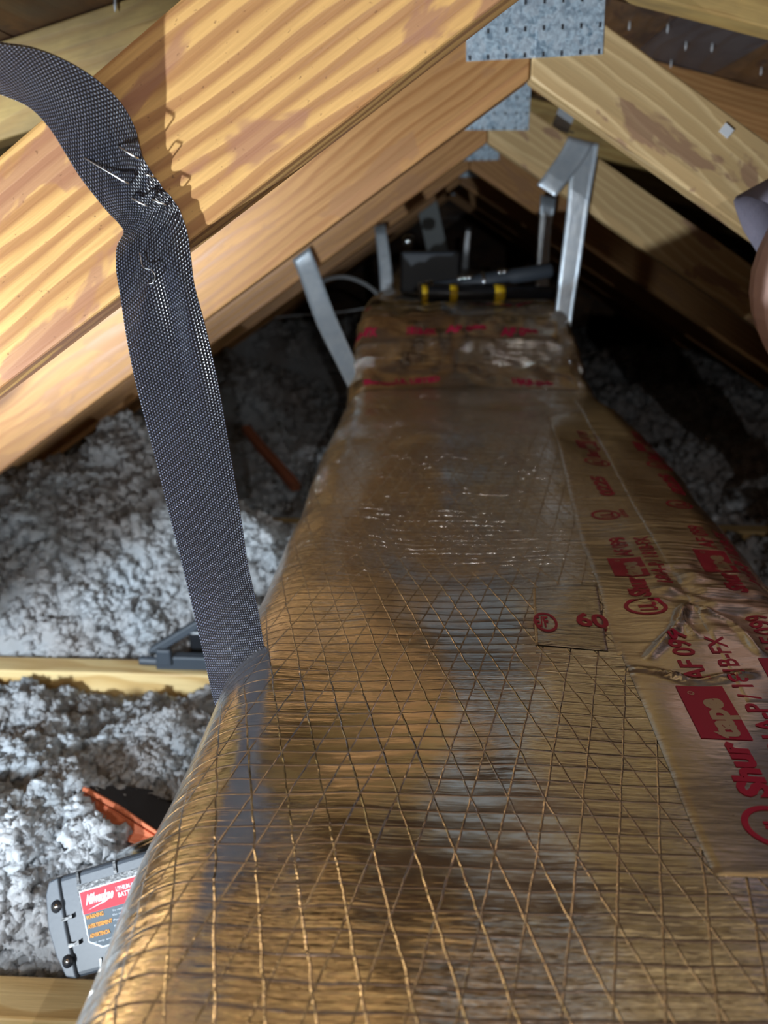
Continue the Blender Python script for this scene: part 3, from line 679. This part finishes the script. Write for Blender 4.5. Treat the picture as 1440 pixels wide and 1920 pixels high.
slab('edge_roll', [(146, 1468, .635), (220, 1508, .607), (298, 1560, .577), (305, 1572, .574), (220, 1520, .603), (142, 1477, .632)], .002, M_orange, pou, .008)
slab('side_panel', [(122, 1482, .632), (142, 1478, .632), (220, 1522, .602), (305, 1574, .573), (290, 1590, .56), (235, 1578, .575), (190, 1560, .59), (138, 1535, .61)], 0, M_orange, pou, .01)
V, F = lathe(atY(228, 1606, .545), atY(330, 1566, .50), [(0, .0052), (.05, .006), (1, .006)], 16)
tag(mesh_np('steel_rod', V, F, M_chrome), 'short polished steel rod between the pouch and the cordless tool', 'rod')

# ------------------------------------------------------------------ cordless tool with battery, label side up towards us
YB = .447
tp0 = atY(90, 1650, YB + .03); bt0 = atY(112, 1843, YB - .012); tr = atY(340, 1575, YB + .02)
ex = (tr - tp0); wB = np.linalg.norm(ex); ex /= wB
ey = tp0 - bt0; ey -= ex * np.dot(ex, ey); hB = np.linalg.norm(ey); ey /= hB
ez = np.cross(ex, ey)
if ez[1] > 0: ez = -ez
tool = thing('cordless_tool', tp0 - ez * .02, 'cordless power tool lying on its side, its battery label showing beside the duct', 'power tool')
def L2W(u, v, w): return tp0 + ex * u * wB + ey * (v - 1) * hB + ez * w
def extr(name, poly, w0, w1, mat, par, bev=.0015, inset=0.):
    n = len(poly); c = np.mean(np.array(poly), axis=0)
    V = [L2W(u + (c[0] - u) * inset, v + (c[1] - v) * inset, w1) for u, v in poly] + [L2W(u, v, w0) for u, v in poly]
    F = [tuple(range(n)), tuple(range(2 * n - 1, n - 1, -1))] + [(k, n + k, n + (k + 1) % n, (k + 1) % n) for k in range(n)]
    o = mesh_np(name, V, F, mat, par, smooth=False)
    bm = bmesh.new(); bm.from_mesh(o.data); bmesh.ops.recalc_face_normals(bm, faces=bm.faces); bm.to_mesh(o.data); bm.free()
    if bev: bevel(o, bev, 3)
    return o
shell = [(-.02, .86), (.015, .98), (.08, 1.0), (1.0, 1.0), (1.0, 0.0), (.35, .0), (.12, .0), (.05, .04), (.0, .25), (-.035, .55)]
bat = extr('battery', shell, -.045, 0., M_darkgray, tool, .004)
extr('end_cap', [(-.02, .86), (.015, .98), (.09, 1.0), (.10, .5), (.13, 0.), (.05, .04), (.0, .25), (-.035, .55)], -.003, .0022, M_darkgray, bat, .0015)
extr('label_recess', [(.21, .86), (1, .86), (1, .22), (.33, .22), (.24, .30)], 0, .0004, M_black, bat, 0)
M_lab = plain('label_gray', (.07, .095, .12), .7); M_lred = plain('label_red', (.60, .012, .03), .7); M_lwh = plain('label_white', (.60, .65, .70), .7); M_lor = plain('label_orange', (.65, .27, .03), .7)
extr('label', [(.225, .80), (1, .80), (1, .22), (.34, .22), (.245, .30)], 0, .0008, M_lwh, bat, 0)
extr('label_ground', [(.235, .785), (1, .785), (1, .235), (.345, .235), (.253, .31)], 0, .0011, M_lab, bat, 0)
extr('label_band', [(.233, .785), (1, .785), (1, .57), (.240, .57)], 0, .0014, M_lred, bat, 0)
def flat_text(s, u, v, w, h, mat, z, bold=.02, shear=0.):
    me = text_vf(s, bold); P = np.array([q.co for q in me.vertices]); F = [list(p.vertices) for p in me.polygons]
    mn, mx = P.min(0), P.max(0); N = (P - mn) / np.maximum(mx - mn, 1e-9)
    bpy.data.meshes.remove(me); return mesh_np('label_text', [L2W(u + (n[0] + shear * n[1]) * w, v + n[1] * h, z) for n in N], F, mat, bat, smooth=False)
flat_text('Milwaukee', .27, .65, .20, .10, M_lwh, .0017, .03, .1)
extr('label_stroke', [(.275, .60), (.42, .655), (.455, .665), (.41, .635)], 0, .0017, M_lwh, bat, 0)
flat_text('LITHIUM-ION', .50, .70, .16, .045, M_lwh, .0017)
flat_text('BATTERY', .51, .64, .15, .045, M_lwh, .0017)
for k, (v, w) in enumerate(((.515, .13), (.425, .18), (.335, .15))):
    flat_text(('WARNING', 'AVERTISSEMENT', 'ADVERTENCIA')[k], .255 + .004 * k, v, w, .04, M_lor, .0015, .04)
rr = random.Random(5)
for k in range(5):
    flat_text(['To reduce the risk of injury read the manual', 'Do not burn or disassemble this battery', 'Pour reduire le risque lire le manuel', 'Para reducir el riesgo lea el manual', 'Use only with the charger made for it'][k], .265 if k > 3 else .45, (.52, .48, .43, .375, .275)[k], .45, .022, M_lwh, .0015, 0.)
for (u, v) in ((.055, .72), (.085, .18)):
    V, F = lathe(L2W(u, v, .0), L2W(u, v, .0032), [(0, .0045), (1, .0045)], 18); mesh_np('screw_hole', V, F, M_black, bat)
    V, F = lathe(L2W(u, v, .002), L2W(u, v, .0036), [(0, .0024), (1, .0020)], 12); mesh_np('screw', V, F, M_chrome, bat)
for (u, v) in ((.10, .58), (.125, .32)):
    extr('vent_slot', [(u - .02, v - .02), (u + .06, v - .015), (u + .06, v + .03), (u + .03, v + .012), (u - .02, v + .02)], .0005, .0026, M_black, bat, 0)
for (u, v) in ((.22, .93), (.50, .93), (.30, .07)):
    extr('notch', [(u, v - .06), (u + .02, v - .06), (u + .02, v + .06), (u, v + .06)], .0, .0010, M_black, bat, 0)
# handle and motor housing behind / below the battery
c0 = L2W(.5, .5, -.045); c1 = L2W(.45, .5, -.10)
V, F = tube_vf([c0, (c0 + c1) / 2, c1], [.022, .018, .020], 16); mesh_np('handle', V, F, M_black, tool)
h0, h1 = atY(84, 1745, .53), atY(-40, 1760, .56)
V, F = lathe(h0, h1, [(0, .020), (.15, .026), (.5, .027), (.9, .024), (1, .016)], 24); mesh_np('motor_housing', V, F, M_black, tool)
V, F = lathe(h0 + (h1 - h0) * .10, h0 + (h1 - h0) * .28, [(0, .0245), (.3, .0285), (.7, .0285), (1, .0265)], 24); mesh_np('red_ring', V, F, M_redpl, tool)

# ------------------------------------------------------------------ roofing nails through the deck
def deck_z(x): return PKZ - (SR * (x - PKX) if x > PKX else SL * (PKX - x))
GN = 'bright nail tips poking through the roof deck'
def on_deck(px, py):
    r = ray(px, py); s = SR if px > 800 else -SL
    # z = PKZ - s*(x-PKX)
    t = (PKZ + s * PKX) / (r[2] + s * r[0]); return r * t
nl = [((1181, 42), 'nail tip on the brown board under the upper right chord'), ((1287, 80), 'long nail tip in the middle of the gray roof board'), ((1336, 83), 'small nail tip right of centre on the gray roof board'),
      ((1259, 114), 'nail tip at the lower edge of the gray roof board'), ((1428, 128), 'nail tip near the right edge beside the gray roof board'), ((1253, 47), 'faint nail tip at the upper end of the gray board'),
      ((189, 38), 'nail tip just above the left top chord'), ((217, 1), 'nail tip at the very top of the left deck')]
for (px, py), lab in nl:
    p = on_deck(px, py); V, F = lathe(p + np.array([0, 0, .004]), p - np.array([.001, .003, .011]), [(0, .0015), (.7, .0014), (1, .0003)], 8)
    tag(mesh_np('roofing_nail', V, F, M_nail), lab, 'nail', GN)
p = atY(1362, 245, .9485); V, F = box_vf(p, (.006, .0008, .005), [[.8, 0, -.6], [0, 1, 0], [.6, 0, .8]])
tag(mesh_np('nail_head', V, F, M_nail, smooth=False), 'shiny square nail head on the pale web at right', 'nail')

# ------------------------------------------------------------------ person at the right edge
M_skin = plain('skin', (.62, .40, .34), .5, bump=.0004, bs=400); M_shirt = plain('gray_shirt', (.17, .155, .20), .9, bump=.0008, bs=600); M_hair = plain('dark_hair', (.03, .02, .015), .7); M_pants = plain('dark_trousers', (.03, .035, .05), .9)
YP = .80
el = atY(1488, 548, YP); hemc = atY(1478, 482, YP); sh = atY(1700, 300, YP); ha = atY(1640, 860, YP + .05)
per = thing('person', (.95, .8, -.55), 'person at the right edge in a gray short-sleeved shirt, bare bent elbow showing', 'person')
def skin(name, verts, edges, rad, mat, par, root=0, sub=2):
    me = bpy.data.meshes.new(name); me.from_pydata([(v[0], v[1], v[2] + CZ) for v in verts], edges, []); me.materials.append(mat)
    o = bpy.data.objects.new(name, me); COL.objects.link(o); o.modifiers.new('skin', 'SKIN')
    sv = me.skin_vertices[0].data
    for i, r in enumerate(rad): sv[i].radius = (r, r) if np.isscalar(r) else r; sv[i].use_root = (i == root)
    m = o.modifiers.new('sub', 'SUBSURF'); m.levels = sub; m.render_levels = sub
    o.parent = par; o.matrix_parent_inverse = par.matrix_world.inverted(); return o
sh = atY(1700, 300, YP); chest = np.array([.80, .80, -.10]); belly = np.array([.92, .82, -.28]); pel = np.array([1.02, .86, -.44])
neck = np.array([.74, .78, .03]); head = np.array([.72, .76, .07]); 
verts = [pel, belly, chest, neck, head + np.array([0, 0, .01]), sh, hemc * .7 + sh * .3, el, (el * .45 + ha * .55), ha, ha + np.array([.01, 0, -.035]),
         chest + np.array([.16, .12, -.02]), chest + np.array([.22, .10, -.20]), chest + np.array([.12, -.02, -.38]),
         pel + np.array([-.18, -.28, .0]), pel + np.array([-.05, -.55, -.08]), pel + np.array([.18, -.22, -.02]), pel + np.array([.22, -.55, -.08])]
edges = [(0, 1), (1, 2), (2, 3), (3, 4), (2, 5), (5, 6), (6, 7), (7, 8), (8, 9), (9, 10), (2, 11), (11, 12), (12, 13), (0, 14), (14, 15), (0, 16), (16, 17)]
rad = [.12, .12, .13, .05, .05, .060, .056, .053, .044, .030, .034, .055, .042, .028, .075, .05, .075, .05]
pb = skin('body', verts, edges, rad, M_skin, per)
# head, hair
def ell(name, c, r, mat, par, cut=None):
    bm = bmesh.new(); bmesh.ops.create_uvsphere(bm, u_segments=32, v_segments=20, radius=1.)
    for v in bm.verts: v.co = Vector((v.co.x * r[0], v.co.y * r[1], v.co.z * r[2]))
    if cut: bmesh.ops.delete(bm, geom=[v for v in bm.verts if cut(v.co)], context='VERTS')
    V = [np.array(v.co) + c for v in bm.verts]; bm.verts.index_update(); F = [[v.index for v in f.verts] for f in bm.faces]; bm.free()
    return mesh_np(name, V, F, mat, par)
hc = np.array([.74, .74, .085])
ell('head', hc, (.095, .075, .085), M_skin, per); ell('hair', hc + np.array([.012, .004, .006]), (.098, .080, .085), M_hair, per, cut=lambda c: c.x < -.03)
sv = [chest, sh, sh * .7 + hemc * .3, sh * .5 + hemc * .5, belly, pel, chest + np.array([.16, .12, -.02]), chest + np.array([.19, .11, -.10])]
skin('shirt', sv, [(4, 5), (4, 0), (0, 1), (1, 2), (2, 3), (0, 6), (6, 7)], [.142, .070, .064, .066, .132, .13, .068, .062], M_shirt, per, 4)
# sleeve: a flared open tube around the upper arm
ax = (hemc - sh) / np.linalg.norm(hemc - sh)
V, F = tube_vf([sh - ax * .01, sh + ax * .04, hemc - ax * .03, hemc], [.066, .068, .070, .074], 28, caps=False)
V = [p + np.array([.003 * noise(p[2] * 60, p[0] * 40, 0, 3), 0, .003 * noise(p[0] * 50, p[2] * 50, 0, 4)]) for p in V]
o = mesh_np('sleeve', V, F, M_shirt, per); m = o.modifiers.new('s', 'SOLIDIFY'); m.thickness = .002
# hand with five fingers resting on the insulation beside the duct
hb = ha + np.array([.01, 0, -.03])
for k in range(4):
    s = np.array([hb[0] - .018 + .013 * k, hb[1] - .004, hb[2] - .015]); L = (.030, .034, .032, .024)[k]
    skin('finger', [s, s + np.array([0, -.006, -L * .6]), s + np.array([0, -.004, -L * 1.05]), s + np.array([0, .006, -L * 1.5])], [(0, 1), (1, 2), (2, 3)], [.0085, .008, .0075, .006], M_skin, pb, sub=1)
s = hb + np.array([-.022, 0, .0]); skin('thumb', [s, s + np.array([-.018, -.004, -.018]), s + np.array([-.022, 0, -.042])], [(0, 1), (1, 2)], [.010, .009, .007], M_skin, pb, sub=1)
skin('trousers', [pel, verts[14], verts[15], verts[16], verts[17]], [(0, 1), (1, 2), (0, 3), (3, 4)], [.13, .085, .06, .085, .06], M_pants, per)

# ------------------------------------------------------------------ blown insulation, one heap per joist bay
def h_ins(x, Y):
    "surface height relative to the camera"
    base = -.615 + .012 * fbm(x * 5, Y * 5, 0, 71, 3)
    def hump(cx, cy, rx, ry, a): return a * np.exp(-((x - cx) / rx) ** 2 - ((Y - cy) / ry) ** 2)
    h = base + hump(-.33, .74, .30, .17, .045) + hump(-.50, .55, .22, .15, .055) + hump(-.30, .56, .12, .06, .03)
    h = h + hump(-.52, 1.48, .13, .16, .20) + hump(-.75, 1.35, .22, .22, .17) + hump(-.62, 1.15, .20, .13, .10) + hump(-.40, 1.30, .16, .14, .09) + hump(-.85, 1.02, .2, .12, .06)
    h = h + hump(-.28, 1.30, .10, .12, .05) + hump(-.42, 1.98, .20, .14, .05) + hump(-.22, 2.0, .14, .12, .03) + hump(-.62, 2.4, .30, .3, .18)
    h = h + hump(-.55, 3.0, .45, .30, .20) + hump(-.30, 3.5, .3, .3, .22) + hump(-.9, 3.2, .3, .5, .25)
    h = h + hump(.75, 1.26, .25, .2, .10) + hump(.8, 1.9, .35, .2, .11) + hump(1.1, 2.4, .4, .3, .13) + hump(.6, 2.5, .3, .25, .09) + hump(.9, 3.2, .5, .4, .15) + hump(.5, .7, .2, .15, .05)
    return h
def lumps(x, Y):
    d = .030 * np.abs(fbm(x * 14, Y * 14, 0, 81, 2)) + .012 * np.abs(fbm(x * 42, Y * 42, 0, 85, 3)) + .005 * noise(x * 130, Y * 130, 0, 89)
    return d
tuft_rng = np.random.RandomState(12)
bm = bmesh.new(); bmesh.ops.create_icosphere(bm, subdivisions=2, radius=1.); TV = np.array([v.co for v in bm.verts]); TF = np.array([[v.index for v in f.verts] for f in bm.faces]); bm.free()
TVAR = []
for k in range(10):
    d = 1 + .75 * noise(TV[:, 0] * 2.3 + k * 7, TV[:, 1] * 2.3, TV[:, 2] * 2.3, 90) + .9 * (tuft_rng.rand(len(TV)) - .45)
    TVAR.append(TV * np.clip(d, .2, 3)[:, None])
def insul(ya, yb, xa, xb, res, ntuft, label, rng=(.004, .011)):
    xs_ = np.arange(xa, xb + res / 2, res); ys_ = np.arange(ya, yb + res / 2, res)
    Yg, Xg = np.meshgrid(ys_, xs_, indexing='ij'); x = Xg.ravel(); y = Yg.ravel()
    def H(x, y):
        e = np.minimum(y - ya, yb - y); ed = sm(e / .03)
        h = h_ins(x, y)
        hj = np.maximum(h - (-.571), 0)        # only tall heaps may spill over the chord
        base = h + lumps(x, y) 
        low = -.612 + hj
        return base * ed + np.minimum(base, low) * (1 - ed)
    z = H(x, y)
    dx = .007 * fbm(x * 30, y * 30, 3., 97, 2); dy = .007 * fbm(x * 30, y * 30, 9., 98, 2)
    e = np.clip(np.minimum(y - ya, yb - y) / .02, 0, 1)
    V = np.stack([x + dx, y + dy * e, z], -1); F = grid_faces(len(ys_), len(xs_)); Vs = [V]; Fs = [F]; n = len(V)
    tv = []; tf = []
    tx = tuft_rng.uniform(xa, xb, ntuft); ty = tuft_rng.uniform(ya + .004, yb - .004, ntuft); tz = H(tx, ty)
    keep = ~((np.abs(tx - .09) < .17) & (ty < 3)); tx, ty, tz = tx[keep], ty[keep], tz[keep]
    m = len(tx); sc = tuft_rng.uniform(rng[0], rng[1], m) ; vi = tuft_rng.randint(0, 10, m)
    A = tuft_rng.uniform(0, 2 * math.pi, m); sx = tuft_rng.uniform(.6, 1.5, m)
    T = np.stack(TVAR)[vi]                      # m,42,3
    ca, sa = np.cos(A)[:, None], np.sin(A)[:, None]
    X = T[:, :, 0] * sx[:, None]; Yy = T[:, :, 1]; Z = T[:, :, 2]
    out = np.stack([(X * ca - Yy * sa) * sc[:, None] + tx[:, None], (X * sa + Yy * ca) * sc[:, None] + ty[:, None], Z * sc[:, None] + (tz + sc * .35)[:, None]], -1)
    Vs.append(out.reshape(-1, 3)); Fq = F.tolist()
    tfi = (TF[None] + (np.arange(m) * len(TV))[:, None, None] + n).reshape(-1, 3).tolist()
    o = mesh_np('blown_insulation', np.vstack(Vs), Fq + tfi, M_ins); return tag(o, label, 'insulation', 'insulation between the bottom chords', 'stuff')
insul(.0, .437, -1.0, .6, .010, 1500, 'pinkish-white blown insulation in front of the nearest bottom chord')
insul(.482, .947, -.80, -.10, .0035, 20000, 'white fluffy insulation filling the bay behind the battery tool', (.002, .0065))
insul(.482, .947, .25, 1.4, .012, 1200, 'insulation in the dark right of the duct, nearest bay')
insul(.992, 1.557, -1.3, .0, .0045, 16000, 'biggest bright heap of white insulation, left of the strap', (.003, .009))
insul(.992, 1.557, .2, 1.6, .012, 1500, 'dim insulation right of the duct, second bay')
insul(1.602, 2.167, -1.5, 1.8, .011, 5000, 'gray-white insulation around the reddish stick and dim beyond the duct', (.006, .014))
insul(2.212, 2.777, -1.8, 2.0, .014, 4000, 'shaded insulation in the bay behind the dark board', (.008, .018))
insul(2.822, 5.1, -2.0, 2.2, .025, 4000, 'far mounds of insulation in the dark at the back', (.012, .03))
